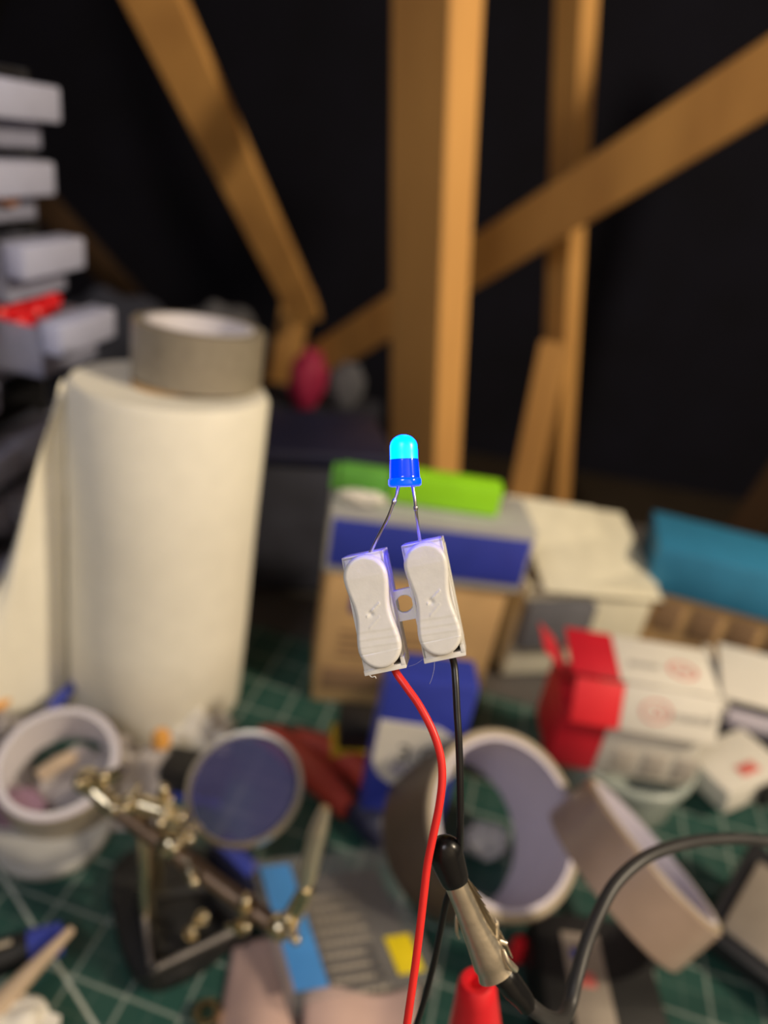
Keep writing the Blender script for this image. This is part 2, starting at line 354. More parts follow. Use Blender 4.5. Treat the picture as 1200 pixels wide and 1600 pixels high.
def lever(c, seed):
    bm = B(); HL, R = 337.0, 128.0; NT, NS = 150, 56
    def half(t):
        a = abs(t)
        if a > 209: return math.sqrt(max(0, R*R - (a - 209)**2))
        return 103 + 25 * (0.5 - 0.5 * math.cos(PI * a / 209))
    rings = []
    for i in range(NT + 1):
        tt = HL * math.sin(-PI/2 + PI * i / NT) * .9999; hw = half(tt); row = []
        for j in range(NS + 1):
            s = math.sin(-PI/2 + PI * j / NS); v = s * hw
            d = (R - math.hypot(abs(tt) - 209, v)) if abs(tt) > 209 else (hw - abs(v))
            rb = 26.0; k = min(max(d / rb, 0), 1)
            z = -rb * (1 - math.sqrt(1 - (1 - k) ** 2))
            z += 10 * (tt / 209) ** 2 * (1 if abs(tt) < 209 else (209 / abs(tt)) ** 2)     # dished between the two pads
            for k0 in (112, 158, 200, 236):                                             # grip steps on the lower pad
                z -= 3.0 / (1 + math.exp(-(tt - k0 - v * 0.05) / 1.6))
            z += 4.0 if tt > 240 else 0
            z -= 9 * math.exp(-((tt - 10) ** 2 + (v + 12) ** 2) / 260.0)
            sc = abs((tt + 12) + 0.72 * (v - 8)) / 1.23
            if abs(v - 8) < 46: z += 6.5 * math.exp(-(sc / 3.6) ** 2)
            sc = abs((tt - 62) + 0.8 * (v - 2)) / 1.28
            if abs(v - 2) < 34: z += 4.0 * math.exp(-(sc / 3.0) ** 2)
            z += 0.35 * noise.noise(V((tt * .03, v * .03, seed)))
            row.append((tt, v, z))
        rings.append(row)
    R_ = [[bm.verts.new(block_pt(c, t_, v, z)) for t_, v, z in row] for row in rings]
    for i in range(NT):
        for j in range(NS): bm.faces.new((R_[i][j], R_[i+1][j], R_[i+1][j+1], R_[i][j+1]))
    edge = [(r[0]) for r in rings] + [r[-1] for r in rings[::-1]]
    top = [r[0] for r in R_] + [r[-1] for r in R_[::-1]]
    low = [bm.verts.new(block_pt(c, t_, v, -60)) for t_, v, z in edge]
    n = len(top)
    for i in range(n): bm.faces.new((top[i], top[(i+1) % n], low[(i+1) % n], low[i]))
    bm.faces.new(low)
    bmesh.ops.remove_doubles(bm, verts=bm.verts[:], dist=1e-7)
    obj('lever', bm, 'white_pla', con)
for c, sd in (((303, 1140), 1), ((655, 1067), 5)):
    bm = B(); zf, zb = -66, -320
    block_box(bm, c, (-338, 370), (-126, 122), (zb, zb + 20))
    block_box(bm, c, (-338, 352), (-126, -108), (zb, zf))
    block_box(bm, c, (-338, 352), (100, 120), (zb, zf))
    block_box(bm, c, (-338, -318), (-126, 120), (zb, zf))
    block_box(bm, c, (340, 372), (-128, 124), (zb, zf + 4))
    block_box(bm, c, (300, 352), (98, 124), (zb, zf + 6))        # thicker corner by the wire port
    block_box(bm, c, (-300, 300), (120, 127), (zb + 30, zf - 70), 2)  # raised side rib
    block_box(bm, c, (-60, 40), (-100, 100), (zb + 20, zf - 12))     # pivot bridge under the lever
    obj('housing', bm, 'white_pla', con)
    block_box(bm2 := B(), c, (-336, -225), (-124, 118), (-110, zf), 2)
    block_box(bm2, c, (225, 345), (-124, 52), (-110, zf), 2)
    obj('face_plate', bm2, 'white_pla', con)
    lever(c, sd)
# bridge with mounting hole
bm = B(); quad = [V((404, 1042)), V((556, 1008)), V((586, 1196)), V((438, 1224))]; hc = V((497, 1113)); N_ = 48
def ray_quad(a):
    d = V((math.cos(a), math.sin(a))); best = 1e9
    for i in range(4):
        p, q = quad[i], quad[(i+1) % 4]; e = q - p; den = d.x * e.y - d.y * e.x
        if abs(den) < 1e-9: continue
        t_ = ((p - hc).x * e.y - (p - hc).y * e.x) / den; s_ = ((p - hc).x * d.y - (p - hc).y * d.x) / den
        if t_ > 0 and -1e-6 <= s_ <= 1 + 1e-6: best = min(best, t_)
    return hc + d * best
angs = sorted([2*PI*k/N_ for k in range(N_)] + [math.atan2((q - hc).y, (q - hc).x) % (2*PI) for q in quad])
zt, zb = -150, -215
rings = []
for rr, z in ((53, zb), (53, zt - 4), (57, zt), (None, zt), (None, zb)):
    rg = []
    for a in angs:
        p = hc + V((math.cos(a), math.sin(a))) * rr if rr else ray_quad(a)
        rg.append(Z1(p.x, p.y, z))
    rings.append(rg)
rings.append(rings[0]); loft(bm, rings, cap=(False, False)); bmesh.ops.remove_doubles(bm, verts=bm.verts[:], dist=1e-7)
obj('bridge', bm, 'white_pla', con)
# loose strings of plastic left on the housing
bm = tube(B(), [Z1(285, 1520, -66), Z1(300, 1532, -60), Z1(318, 1528, -58), Z1(326, 1540, -60)], 3.2 * UZ, 6)
obj('plastic_burr', bm, 'white_pla', con)
bm = tube(B(), [Z1(672, 1448, -80), Z1(668, 1490, -70), Z1(655, 1540, -66), Z1(642, 1575, -70)], 0.7 * UZ, 5)
tube(bm, [Z1(520, 1478, -100), Z1(560, 1462, -90), Z1(600, 1436, -90)], 0.5 * UZ, 5)
obj('plastic_thread', bm, 'white_pla', con)
# LED
led = thing('light_emitting_diode', Z1(494, 405), 'glowing blue light-emitting diode on two thin wire legs above the white connector', 'light')
ax = (Z1(484, 108) - Z1(494, 405)).normalized(); LM = frame(Z1(494, 408), CX, z=ax); LM = frame(Z1(494, 408), CX - ax * CX.dot(ax), y=-ax.cross(CX - ax * CX.dot(ax)).normalized() * -1)
LM = Mx(((0,)*4,)*4); zx = ax; xx = (CX - ax * CX.dot(ax)).normalized(); yx = zx.cross(xx)
LM = Mx(((xx.x, yx.x, zx.x, Z1(494, 408).x), (xx.y, yx.y, zx.y, Z1(494, 408).y), (xx.z, yx.z, zx.z, Z1(494, 408).z), (0, 0, 0, 1)))
hb = 156                                                        # height where the glow starts
prof = [(82 * UZ, hb * UZ)] + [(81 * UZ, z * UZ) for z in (175, 200, 228)] + [((80 * math.cos(a)) * UZ, (230 + 70 * math.sin(a)) * UZ) for a in [k * PI / 28 for k in range(1, 14)]] + [(0.0, 300 * UZ)]
obj('lens_dome', lathe(B(), LM, prof, 56), 'led_glow', led, angle=60)
prof = [(88 * UZ, 46 * UZ)]
for k in range(11):
    z = 52 + k * 9.5; prof += [((88 - k * .5) * UZ, z * UZ), ((86.4 - k * .5) * UZ, (z + 4.5) * UZ)]
prof.append((82 * UZ, 156 * UZ))
obj('lens_body', lathe(B(), LM, prof, 56), 'led_body', led, angle=70)
prof = [(84 * UZ, 0), (93 * UZ, 5 * UZ), (95 * UZ, 14 * UZ), (95 * UZ, 34 * UZ), (92 * UZ, 43 * UZ), (87 * UZ, 47 * UZ)]
fl = obj('flange', lathe(B(), LM, prof, 56), 'led_flange', led, angle=60)
for path in ([(458, 396, 0), (450, 440, 0), (440, 475, 0), (424, 515, 0), (395, 590, -20), (345, 690, -70), (292, 800, -130), (275, 840, -150)],
             [(537, 396, 0), (544, 440, 0), (553, 500, 0), (560, 560, -20), (574, 650, -80), (589, 735, -150), (595, 770, -160)]):
    bm = tube(B(), [Z1(*q) for q in path], 9.5 * UZ, 12)
    a, b = V(path[2]), V(path[3])
    m_ = Z1(*(a.lerp(b, .6))); d = (Z1(*b) - Z1(*a)).normalized()
    tube(bm, [m_ - d * 16 * UZ, m_ - d * 9 * UZ, m_ + d * 9 * UZ, m_ + d * 16 * UZ], [9 * UZ, 14 * UZ, 14 * UZ, 9 * UZ], 12, 0)
    obj('wire_leg', bm, 'lead', led)
# wires
def wire(name, pts, r, m, label, cat='wire', seg=16):
    o = obj(name, tube(B(), pts, r, seg, 10), m); return tag(o, label, cat)
wire('red_wire', [Z1(415, 1380, -190), W(617, 1046, .1225), W(634, 1072, .1215), W(655, 1102, .1205), W(676, 1142, .1195), W(688, 1180, .119), W(691, 1215, .1185), W(687, 1255, .118),
     W(677, 1305, .118), W(668, 1350, .118), W(662, 1400, .118), W(655, 1460, .118), W(646, 1530, .1185), W(636, 1600, .119), W(620, 1720, .121), W(590, 1900, .130), V((-.012, .058, .09)), V((-.02, .062, .006))],
     .00068, 'red_ins', 'thin red wire curving down from the connector')
wire('black_wire', [Z1(765, 1380, -190), W(709, 1036, .1235), W(712, 1070, .1225), W(714, 1110, .1215), W(717, 1160, .1205), W(719, 1230, .1205), W(719, 1290, .122), W(718, 1330, .1255), W(709, 1372, .1275),
     W(697, 1410, .130), W(687, 1460, .133), W(674, 1520, .136), W(651, 1600, .140), W(610, 1720, .146), W(560, 1880, .152), V((-.03, .085, .06)), V((-.035, .09, .006))],
     .00063, 'black_ins', 'thin black wire running straight down behind the rubber-tipped clip')
# crocodile clip
def Z7(x, y, z=0.0): return W(640 + x / 4.615, 1290 + y / 4.615, 0.1215 + 0.009 * (y / 1200.0)) - CF * z * U7
U7 = 0.1215 / F / 4.615
clip = thing('crocodile_clip', Z7(700, 1150, -100), 'shiny nickel crocodile clip with black rubber tip, gripping the black wire', 'clip')
def jaw(bm, pts, zoff, flip=1, arc=105, th=9.0, teeth=False):
    """bent sheet channel lofted along pts (x, y, halfwidth)"""
    rings = []; n = len(pts)
    for i, (x, y, hw) in enumerate(pts):
        a = V(pts[max(i-1, 0)][:2]); b = V(pts[min(i+1, n-1)][:2]); d = (b - a).normalized(); nrm = V((d.y, -d.x))
        ring = []
        for rr, order in ((1.0, 1), (1.0 - th / hw, -1)):
            seq = [math.radians(-arc + 2 * arc * k / 28) for k in range(29)][::order]
            for an in seq:
                q = V((x, y)) + nrm * math.sin(an) * hw * rr
                ring.append(Z7(q.x, q.y, zoff + flip * (math.cos(an) * hw * rr * .85)))
        rings.append(ring)
    loft(bm, rings); return bm
bm = jaw(B(), [(300, 380, 74), (345, 470, 82), (395, 580, 86), (440, 690, 92), (480, 780, 98), (527, 880, 112), (565, 960, 124), (597, 1030, 134), (612, 1066, 122), (634, 1112, 138)], -70)
obj('upper_jaw', bm, 'nickel', clip)
bm = jaw(B(), [(330, 380, 60), (390, 500, 66), (440, 600, 76), (490, 700, 86), (540, 800, 92), (600, 900, 96), (650, 1000, 96), (690, 1080, 90)], -150, -1, 95)
for k in range(7):      # saw teeth along the rim of the lower jaw
    x, y = 452 + k * 26, 470 + k * 52
    t_ = bmesh.new(); vs = [t_.verts.new(Z7(*q)) for q in ((x + 10, y, -120), (x + 40, y + 60, -120), (x + 58, y + 34, -50), (x + 2, y + 4, -140), (x + 32, y + 64, -140))]
    t_.faces.new((vs[0], vs[1], vs[2])); t_.faces.new((vs[3], vs[4], vs[2])); t_.faces.new((vs[0], vs[2], vs[3])); t_.faces.new((vs[1], vs[4], vs[2])); t_.faces.new((vs[0], vs[3], vs[4], vs[1]))
    merge(bm, t_)
obj('lower_jaw', bm, 'nickel', clip)
bm = B()
for s, (x, y) in ((1, (640, 820)), (-1, (352, 770))):   # pinch tabs standing out at the pivot
    tube(bm, [Z7(x - 6 * s, y - 95, -110), Z7(x + 6 * s, y - 60, -90), Z7(x + 4 * s, y + 40, -90), Z7(x - 16 * s, y + 110, -110)], [6 * U7, 15 * U7, 15 * U7, 6 * U7], 8)
obj('pinch_tab', bm, 'nickel', clip)
bm = tube(B(), [Z7(680, 905, -20), Z7(700, 960, 0), Z7(730, 1010, -10), Z7(770, 1060, -40)], [10 * U7, 22 * U7, 30 * U7, 26 * U7], 10)
rod(bm, Z7(660, 880, -90), Z7(712, 900, -90), 20 * U7)
obj('crimp_lug', bm, 'nickel', clip)
# rubber tip
bm = B(); c0, c1 = V((262, 232)), V((342, 455)); d = (c1 - c0).normalized(); nrm = V((d.y, -d.x)); rings = []
for k in range(17):
    t_ = k / 16
    if k <= 8:
        a = PI / 2 * (k / 8); off, r = -124 * math.cos(a), 132 * math.sin(a) + .5
    else:
        q = (k - 8) / 8; off, r = q * 237, 132 - 30 * q - (6 if k == 16 else 0)
    c = c0 + d * off
    rings.append([Z7(*(c + nrm * math.cos(an) * r), -80 + math.sin(an) * r * .92) for an in [2 * PI * j / 32 for j in range(32)]])
loft(bm, rings); obj('rubber_tip', bm, 'black_gloss', clip, angle=60)
bm = B(); rings = []
for x, y, r in ((640, 1110, 86), (700, 1150, 100), (760, 1230, 98), (830, 1310, 84), (870, 1370, 74)):
    rings.append((x, y, r))
tube(bm, [Z7(x, y, -110) for x, y, r in rings], [r * U7 for x, y, r in rings], 20)
obj('rubber_sleeve', bm, 'black_gloss', clip)
cab = tube(B(), [Z7(830, 1310, -110), W(836, 1578, .135), W(858, 1592, .139), W(878, 1592, .143), W(890, 1570, .147), W(900, 1530, .150), W(914, 1480, .154), W(934, 1430, .158), W(962, 1380, .163),
     W(1005, 1342, .169), W(1055, 1322, .176), W(1110, 1312, .184), W(1180, 1312, .192), W(1260, 1330, .200), W(1400, 1420, .215), V((.30, .20, .06)), V((.38, .24, .008)), V((.50, .26, .0))], .00150, 16, 10)
obj('cable', cab, 'grey_cable', clip)
# ================================================================ PAPER ROLL + TAPE
rb = G(262, 1080); rb = rb + V((-.005, -.006, .0034)); LEAN = V((0, math.sin(math.radians(4.5)), math.cos(math.radians(4.5)))); MR = frame(rb, (1, 0, 0), z=LEAN); RH, RR = .202, .0515
roll = thing('paper_roll', rb, 'tall cream paper towel roll with a loose sheet hanging off', 'paper towel')
prof = [(.021, RH - .001), (.021, .0006)]
prof = [(.0205, .001), (RR - .003, .0005), (RR, .004), (RR + .0004, .06), (RR, .12), (RR + .0006, RH - .004), (RR - .002, RH), (.0205, RH - .0015)]
obj('paper_winding', lathe(B(), MR, prof, 72, True), 'paper', roll, angle=50)
obj('cardboard_core', lathe(B(), MR, [(.0203, .0006), (.0203, RH + .001), (.019, RH + .001), (.019, .0006)], 40, True), 'kraft', roll)
e0t, e1t = W(128, 628, .345), W(96, 620, .330)
def flap(u, v):     # u across (0 at the roll), v down
    ang = math.radians(212); att = MR @ V((math.cos(ang) * (RR + .001), math.sin(ang) * (RR + .001), RH * (1 - v) + .0005))
    top = W(100, 616, .352); bot = W(-60, 1075, .375)
    free = top.lerp(bot, v) + V((0, 0, .004 * math.sin(v * 9)))
    p = att.lerp(free, u); k = math.sin(u * PI)
    return p + V((-.006, -.012, 0)) * k * (0.2 + v) + V((.3, -1, 0)) * (.0022 * math.sin(u * 9 + v * 4) + .0015 * math.sin(v * 11 + u * 5)) * u
obj('loose_sheet', sheet(B(), flap, 28, 40), 'paper', roll, solid=.0004)
tc = MR @ V((.010, .012, RH + .0015)); MT = frame(tc, (1, 0, 0), z=LEAN); H_ = .030; r_ = .0345
tp = thing('duct_tape_roll', tc, 'grey duct tape roll standing on top of the paper towel roll', 'tape')
obj('tape_winding', lathe(B(), MT, [(r_ - .006, 0), (r_, .0003), (r_, H_ - .0003), (r_ - .006, H_)], 72, True), 'tape_grey', tp)
obj('white_core', lathe(B(), MT, [(r_ - .0085, -.0002), (r_ - .0061, -.0002), (r_ - .0061, H_ + .0002), (r_ - .0085, H_ + .0002)], 72, True), 'core', tp)
# ================================================================ DRAWER CABINET
far = V((-.252, .469, 0)); near = V((-.282, .17, 0))
xd = (far - near).normalized()
nrm = V((xd.y, -xd.x, 0))                 # front normal, towards +x and the viewer
MC = frame((far.x, far.y, 0), nrm, z=(0, 0, 1))   # x: out of the front, y: (z cross x)
ydir = (MC.to_3x3() @ V((0, 1, 0)))
sg = 1 if ydir.dot(near - far) > 0 else -1
cb = thing('drawer_cabinet', far, 'black cabinet of small cloudy plastic drawers pulled out unevenly', 'cabinet')
PIT = .0405; NR = 8; TOP = .340; CW = .066; ncol = 3
def cy(a, b): return (min(a * sg, b * sg), max(a * sg, b * sg))
obj('side_panel', box(B(), MC, (-.14, 0), cy(-.004, 0), (.001, TOP), .001), 'blk_frame', cb)
obj('side_panel', box(B(), MC, (-.14, 0), cy(ncol * CW, ncol * CW + .004), (.001, TOP), .001), 'blk_frame', cb)
obj('back_panel', box(B(), MC, (-.144, -.1405), cy(0, ncol * CW), (.001, TOP)), 'blk_frame', cb)
for c in range(1, ncol): obj('divider', box(B(), MC, (-.14, -.001), cy(c * CW - .0015, c * CW + .0015), (.004, TOP - .004)), 'blk_frame', cb)
for r in range(NR + 1):
    z = TOP - .004 - r * PIT; obj('shelf', box(B(), MC, (-.14, -.001), cy(0.0002, ncol * CW - .0002), (max(z, .001), max(z, .001) + .003)), 'blk_frame', cb)
pulls = {0: .010, 1: .004, 2: .022, 3: .042, 4: -.03, 5: .008, 6: .006, 7: .012}
for c in range(ncol):
    for r in range(NR):
        out = pulls[r] if c == 0 else random.choice([.002, .004, .008, .003, .012])
        z0 = TOP - .004 - (r + 1) * PIT + .0042; z1 = z0 + PIT - .0062
        y0, y1 = c * CW + .003, (c + 1) * CW - .003; a, b = cy(y0, y1)
        bm = B(); x0, x1 = -.10, out
        box(bm, MC, (x0, x1), (a, b), (z0, z0 + .0015)); box(bm, MC, (x0, x1), (a, a + .0015), (z0, z1 - .004))
        box(bm, MC, (x0, x1), (b - .0015, b), (z0, z1 - .004)); box(bm, MC, (x0, x0 + .0015), (a, b), (z0, z1 - .004)); box(bm, MC, (x1 - .002, x1), (a, b), (z0, z1), .0005)
        d = obj('drawer', bm, 'drawer', cb, smooth=False)
        bm = B(); box(bm, MC, (x1 + .0001, x1 + .014), (a - .001, b + .001), (z1 - .019, z1), .002)
        obj('drawer_grip', bm, 'drawer_lip', d)
def inC(x, y, z): return MC @ V((x, y * sg, z))
# contents
zr = TOP - .004 - 4 * PIT + .0065
bm = B()
for k in range(9):
    ball(bm, inC(.012 + .006 * math.sin(k * 2.1), .012 + k * .005, zr + .027 + .004 * math.sin(k * 1.7)), .009, 2, (1, 1, .8), .3)
for k in range(8): ball(bm, inC(-.006 + .004 * math.cos(k * 3), .012 + k * .006, zr + .012), .010, 2, (1, 1, .9), .3)
tag(obj('red_beads', bm, 'red'), 'red plastic fittings heaped over the rim of an open drawer', 'fittings')
pc = inC(.006, .034, TOP - .004 - 2 * PIT + .022)
tag(obj('copper_coil', lathe(B(), frame(pc, nrm.cross(V((0, 0, 1))), z=nrm), [(.004, -.004), (.009, -.004), (.009, .004), (.004, .004)], 30, True), 'copper'), 'shiny copper-coloured coil showing in a drawer of the cabinet', 'coil')
# ================================================================ BOX STACK
M, wd = on((486, 1095), (742, 1112)); kh = .101
bx = thing('kraft_box', M.translation, 'brown cardboard box with small blue label, bottom of the stack', 'box')
obj('box_body', box(B(), M, (0, wd), (0, .060), (0.0005, kh), .0015), 'kraft', bx)
obj('flap_band', box(B(), M, (.004, wd - .004), (-.0008, -.0001), (.012, .030), .0003), 'kraft_dark', bx)
lb = obj('blue_label', box(B(), M, (.016, .036), (-.0010, -.0002), (kh - .026, kh - .010), .0003), 'blue_print', bx)
for k in range(4): obj('printed_line', box(B(), M, (.012 , .085 - .01 * (k % 2)), (-.0006, -.0001), (.040 + k * .006, .042 + k * .006)), 'kraft_dark', bx)
M2 = M @ Mx.Translation((-.004, .000, kh + .0012)) @ Mx.Rotation(math.radians(-2), 4, 'Z'); bh = .044
bb = thing('blue_and_white_box', M2.translation, 'flat blue and pale grey carton lying on the brown box', 'box')
obj('carton', box(B(), M2, (0, wd + .010), (0, .045), (0, bh), .0012), 'card_grey', bb)
obj('blue_panel', box(B(), M2, (.002, wd + .008), (-.0010, -.0002), (.006, bh - .006), .0004), 'blue_print', bb)
obj('blue_side_panel', box(B(), M2, (wd + .0102, wd + .0108), (.003, .042), (.006, bh - .006), .0002), 'blue_print', bb)
M3 = M2 @ Mx.Translation((-.002, .016, bh + .0008)) @ Mx.Rotation(math.radians(-3), 4, 'Z')
gb = thing('lime_green_box', M3.translation, 'lime green plastic case on top of the blue carton', 'case')
obj('case_body', box(B(), M3, (.036, .102), (0, .014), (0, .020), .002), 'lime', gb)
obj('case_end', box(B(), M3, (0.004, .0358), (.001, .013), (0, .018), .003), 'green', gb)
obj('case_cap', box(B(), M3, (0.0, .0038), (.003, .012), (.002, .016), .001), 'green', gb)
q = M3 @ V((.020, -.008, .0)); lump('crumpled_receipt', q, .006, (2.2, .8, .7), 'card_white', 'crumpled scrap of white paper in front of the green case', 'paper', .3, h=M3.translation.z + .0002)
# tall blue pack with white label
M, wd = on((556, 1300), (684, 1313)); ph = .110
pk = thing('blue_glue_pack', M.translation, 'upright blue pack with rounded white label, before the box stack', 'pack')
obj('pack_body', box(B(), M, (0, wd), (0, .022), (0.0004, ph), .002), 'blue_print', pk)
Ml = frame(M @ V((wd / 2, -.0008, .066)), M.to_3x3() @ V((1, 0, 0)), y=(0, 0, 1))
hw = wd / 2 - .0006
outl = [(-hw, .018), (-hw, -.006)] + [(-hw * math.cos(a), -.006 - .021 * math.sin(a)) for a in [k * PI / 16 for k in range(1, 16)]] + [(hw, -.006), (hw, .008), (hw * .3, .017)]
lab = obj('white_label', prism(B(), Ml, outl, 0, .0007), 'card_white', pk, smooth=False)
text('lettering', '3.0', Ml @ Mx.Translation((-.001, -.003, .0008)), .017, 'ink', lab)
text('lettering', '8000', Ml @ Mx.Translation((-.001, -.014, .0008)), .011, 'ink_violet', lab)
# yellow and black tool
M, wd = on((512, 1212), (580, 1215))
yt = thing('yellow_and_black_tool', M.translation, 'small black tool with a yellow band beside the blue pack', 'tool')
obj('tool_body', box(B(), M, (0.003, wd), (0.001, .022), (.0201, .038), .002), 'iron', yt)
obj('yellow_base', box(B(), M, (0, wd + .001), (0, .024), (.0004, .020), .002), 'dark_yellow', yt)
obj('black_grip', box(B(), M, (.010, wd), (-.0015, -.0001), (.002, .014), .0006), 'iron', yt)
# cream open carton + grey panel
M, wd = on((800, 1085), (1000, 1075))
cc = thing('cream_carton', M.translation, 'open cream carton with drooping flaps behind the red and white box', 'box')
obj('carton_base', box(B(), M, (0, wd), (.02, .100), (0.0004, .080), .0015), 'card_cream', cc)
obj('carton_front', box(B(), M, (.0, wd * .5), (.010, .0195), (.032, .070), .001), 'greycloth', cc)
Mf = M @ Mx.Translation((wd * .08, .012, .081)) @ Mx.Rotation(math.radians(22), 4, 'X') @ Mx.Rotation(math.radians(8), 4, 'Y')
obj('top_flap', box(B(), Mf, (0, wd * .98), (0, .085), (0, .0012), .0004), 'card_cream', cc)
Mf = M @ Mx.Translation((-.006, .030, .084)) @ Mx.Rotation(math.radians(38), 4, 'X') @ Mx.Rotation(math.radians(12), 4, 'Y')
obj('inner_flap', box(B(), Mf, (0, wd * .8), (.02, .06), (.002, .0030), .0004), 'card_cream', cc)
# blue-lidded crate
M, wd = on((965, 1058), (1270, 1146))
sb = thing('blue_lidded_box', M.translation, 'brown box with a deep sky-blue lid in the far corner of the bench', 'box')
obj('box_body', box(B(), M, (0.004, wd), (.03, .09), (0.0004, .066), .002), 'kraft', sb)
for k in range(5): obj('slot', box(B(), M, (.014 + k * .028, .034 + k * .028), (.0285, .0299), (.034, .060), .0005), 'kraft_dark', sb)
obj('lid', box(B(), M @ Mx.Translation((0, 0, .0665)), (0.0, wd + .003), (.026, .094), (0, .038), .002), 'sky', sb)
# frosted tub + red and white box
M, wd = on((880, 1285), (1075, 1320))
tb = thing('frosted_tub', M @ V((wd/2, .03, 0)), 'frosted round plastic tub under the red and white box', 'tub')
Mt = frame(M @ V((wd / 2, wd * .5, .0004)), (1, 0, 0), z=(0, 0, 1)); r = wd * .52; tz = .034
obj('tub_wall', lathe(B(), Mt, [(.0, 0), (r * .90, 0), (r * .93, .002), (r, tz), (r - .0015, tz), (r * .91, .003), (0, .003)], 56), 'tub', tb)
obj('rim', lathe(B(), Mt, [(r + .0002, tz - .006), (r + .002, tz - .005), (r + .002, tz - .001), (r + .0002, tz)], 56, True), 'tub', tb)
bz = tz + .0012
M, wd = on((852, 1192), (1068, 1228), bz)
rw = thing('red_and_white_box', M.translation, 'half-open white carton with red end and red flap, resting on the tub', 'box')
kx = wd * .335; bh = .041; dp = .044
obj('carton_body', box(B(), M, (kx, wd), (0, dp), (0, bh), .0008), 'card_white', rw)
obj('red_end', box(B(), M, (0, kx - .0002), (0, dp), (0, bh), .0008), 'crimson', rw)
Mf = M @ Mx.Translation((0, .001, bh + .0006)) @ Mx.Rotation(math.radians(-48), 4, 'X')
# raised lid: sloping front flap over the opening
MF = M @ Mx.Translation((0, -.004, bh - .004)) @ Mx.Rotation(math.radians(62), 4, 'X')
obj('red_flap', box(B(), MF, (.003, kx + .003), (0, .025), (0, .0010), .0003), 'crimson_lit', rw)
wf = obj('white_flap', box(B(), MF, (kx + .0032, wd + .003), (0, .026), (0, .0010), .0003), 'card_white', rw)
MG = M @ Mx.Translation((0, .008, bh + .0195)) @ Mx.Rotation(math.radians(10), 4, 'X')
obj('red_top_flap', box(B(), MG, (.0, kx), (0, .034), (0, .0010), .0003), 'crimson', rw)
wt = obj('white_top_flap', box(B(), MG, (kx + .0002, wd + .002), (0, .034), (0, .0010), .0003), 'card_white', rw)
MS = M @ Mx.Translation((0, .012, bh + .014)) @ Mx.Rotation(math.radians(40), 4, 'Y')
obj('side_flap', box(B(), MS, (-.022, 0), (0, .026), (0, .0009), .0003), 'crimson', rw)
Mt1 = MF @ Mx.Translation((wd * .80, .013, .0013))
text('lettering', 'm', Mt1 @ Mx.Translation((-.015, 0, 0)), .009, 'ink_red', wf); text('lettering', 'council', Mt1 @ Mx.Translation((.004, -.0005, 0)), .0085, 'ink_grey', wf)
ov = obj('oval_mark', lathe(B(), Mt1 @ Mx.Translation((-.016, 0, 0)) @ Mx.Diagonal((1.3, 1, 1, 1)), [(.0058, 0), (.0066, 0), (.0066, .0002), (.0058, .0002)], 30, True), 'ink_red', wf)
Mt2 = MG @ Mx.Translation((wd * .80, .014, .0013))
obj('oval_mark', lathe(B(), Mt2 @ Mx.Diagonal((1.4, 1, 1, 1)), [(.0050, 0), (.0062, 0), (.0062, .0002), (.0050, .0002)], 30, True), 'ink_red', wt)
text('lettering', 'm', Mt2, .008, 'ink_red', wt); text('lettering', 'power', Mt2 @ Mx.Translation((-.022, 0, 0)), .007, 'ink_grey', wt)
MP = frame(M.translation, M.to_3x3() @ V((1, 0, 0)), y=(0, 0, 1))
for k in range(3): obj('printed_panel', box(B(), MP, (kx + .008 + k * .018, kx + .021 + k * .018), (.004, .020), (0.0001, .0006), .0001), mat('pale_print', (.55, .50, .44), .6), rw)
# second white carton
M, wd = on((1098, 1180), (1300, 1235))
wc = thing('white_open_carton', M.translation, 'white carton with a lifted flap and dark inside beside the red and white box', 'box')
obj('carton_body', box(B(), M, (0.006, wd), (.012, .075), (0.0004, .030), .001), 'navy', wc)
obj('carton_wall', box(B(), M, (0.0, .0055), (.010, .077), (0.0004, .040), .0008), 'card_white', wc)
MF = M @ Mx.Translation((0, .012, .0415)) @ Mx.Rotation(math.radians(20), 4, 'X')
obj('lifted_flap', box(B(), MF, (0, wd), (0, .045), (0, .001), .0003), 'card_white', wc)
obj('carton_edge', box(B(), M, (0.006, wd), (.004, .0115), (.026, .036), .0008), 'lavender', wc)
# crumpled white box with red spot at right edge
M, wd = on((1128, 1300), (1260, 1325))
ws = thing('small_white_carton', M.translation, 'tilted small white carton with a red mark near the cable', 'box')
Mw = M @ Mx.Translation((0, .004, .002)) @ Mx.Rotation(math.radians(-10), 4, 'Y') @ Mx.Rotation(math.radians(28), 4, 'Z')
obj('carton_body', box(B(), Mw, (0, .050), (0, .038), (.008, .026), .001), 'card_white', ws)
obj('red_mark', box(B(), Mw, (.018, .032), (.006, .014), (.0261, .0266), .0002), 'ink_red', ws)
obj('dark_foot', box(B(), Mw, (.024, .052), (-.006, -.0005), (.008, .022), .001), 'iron', ws)
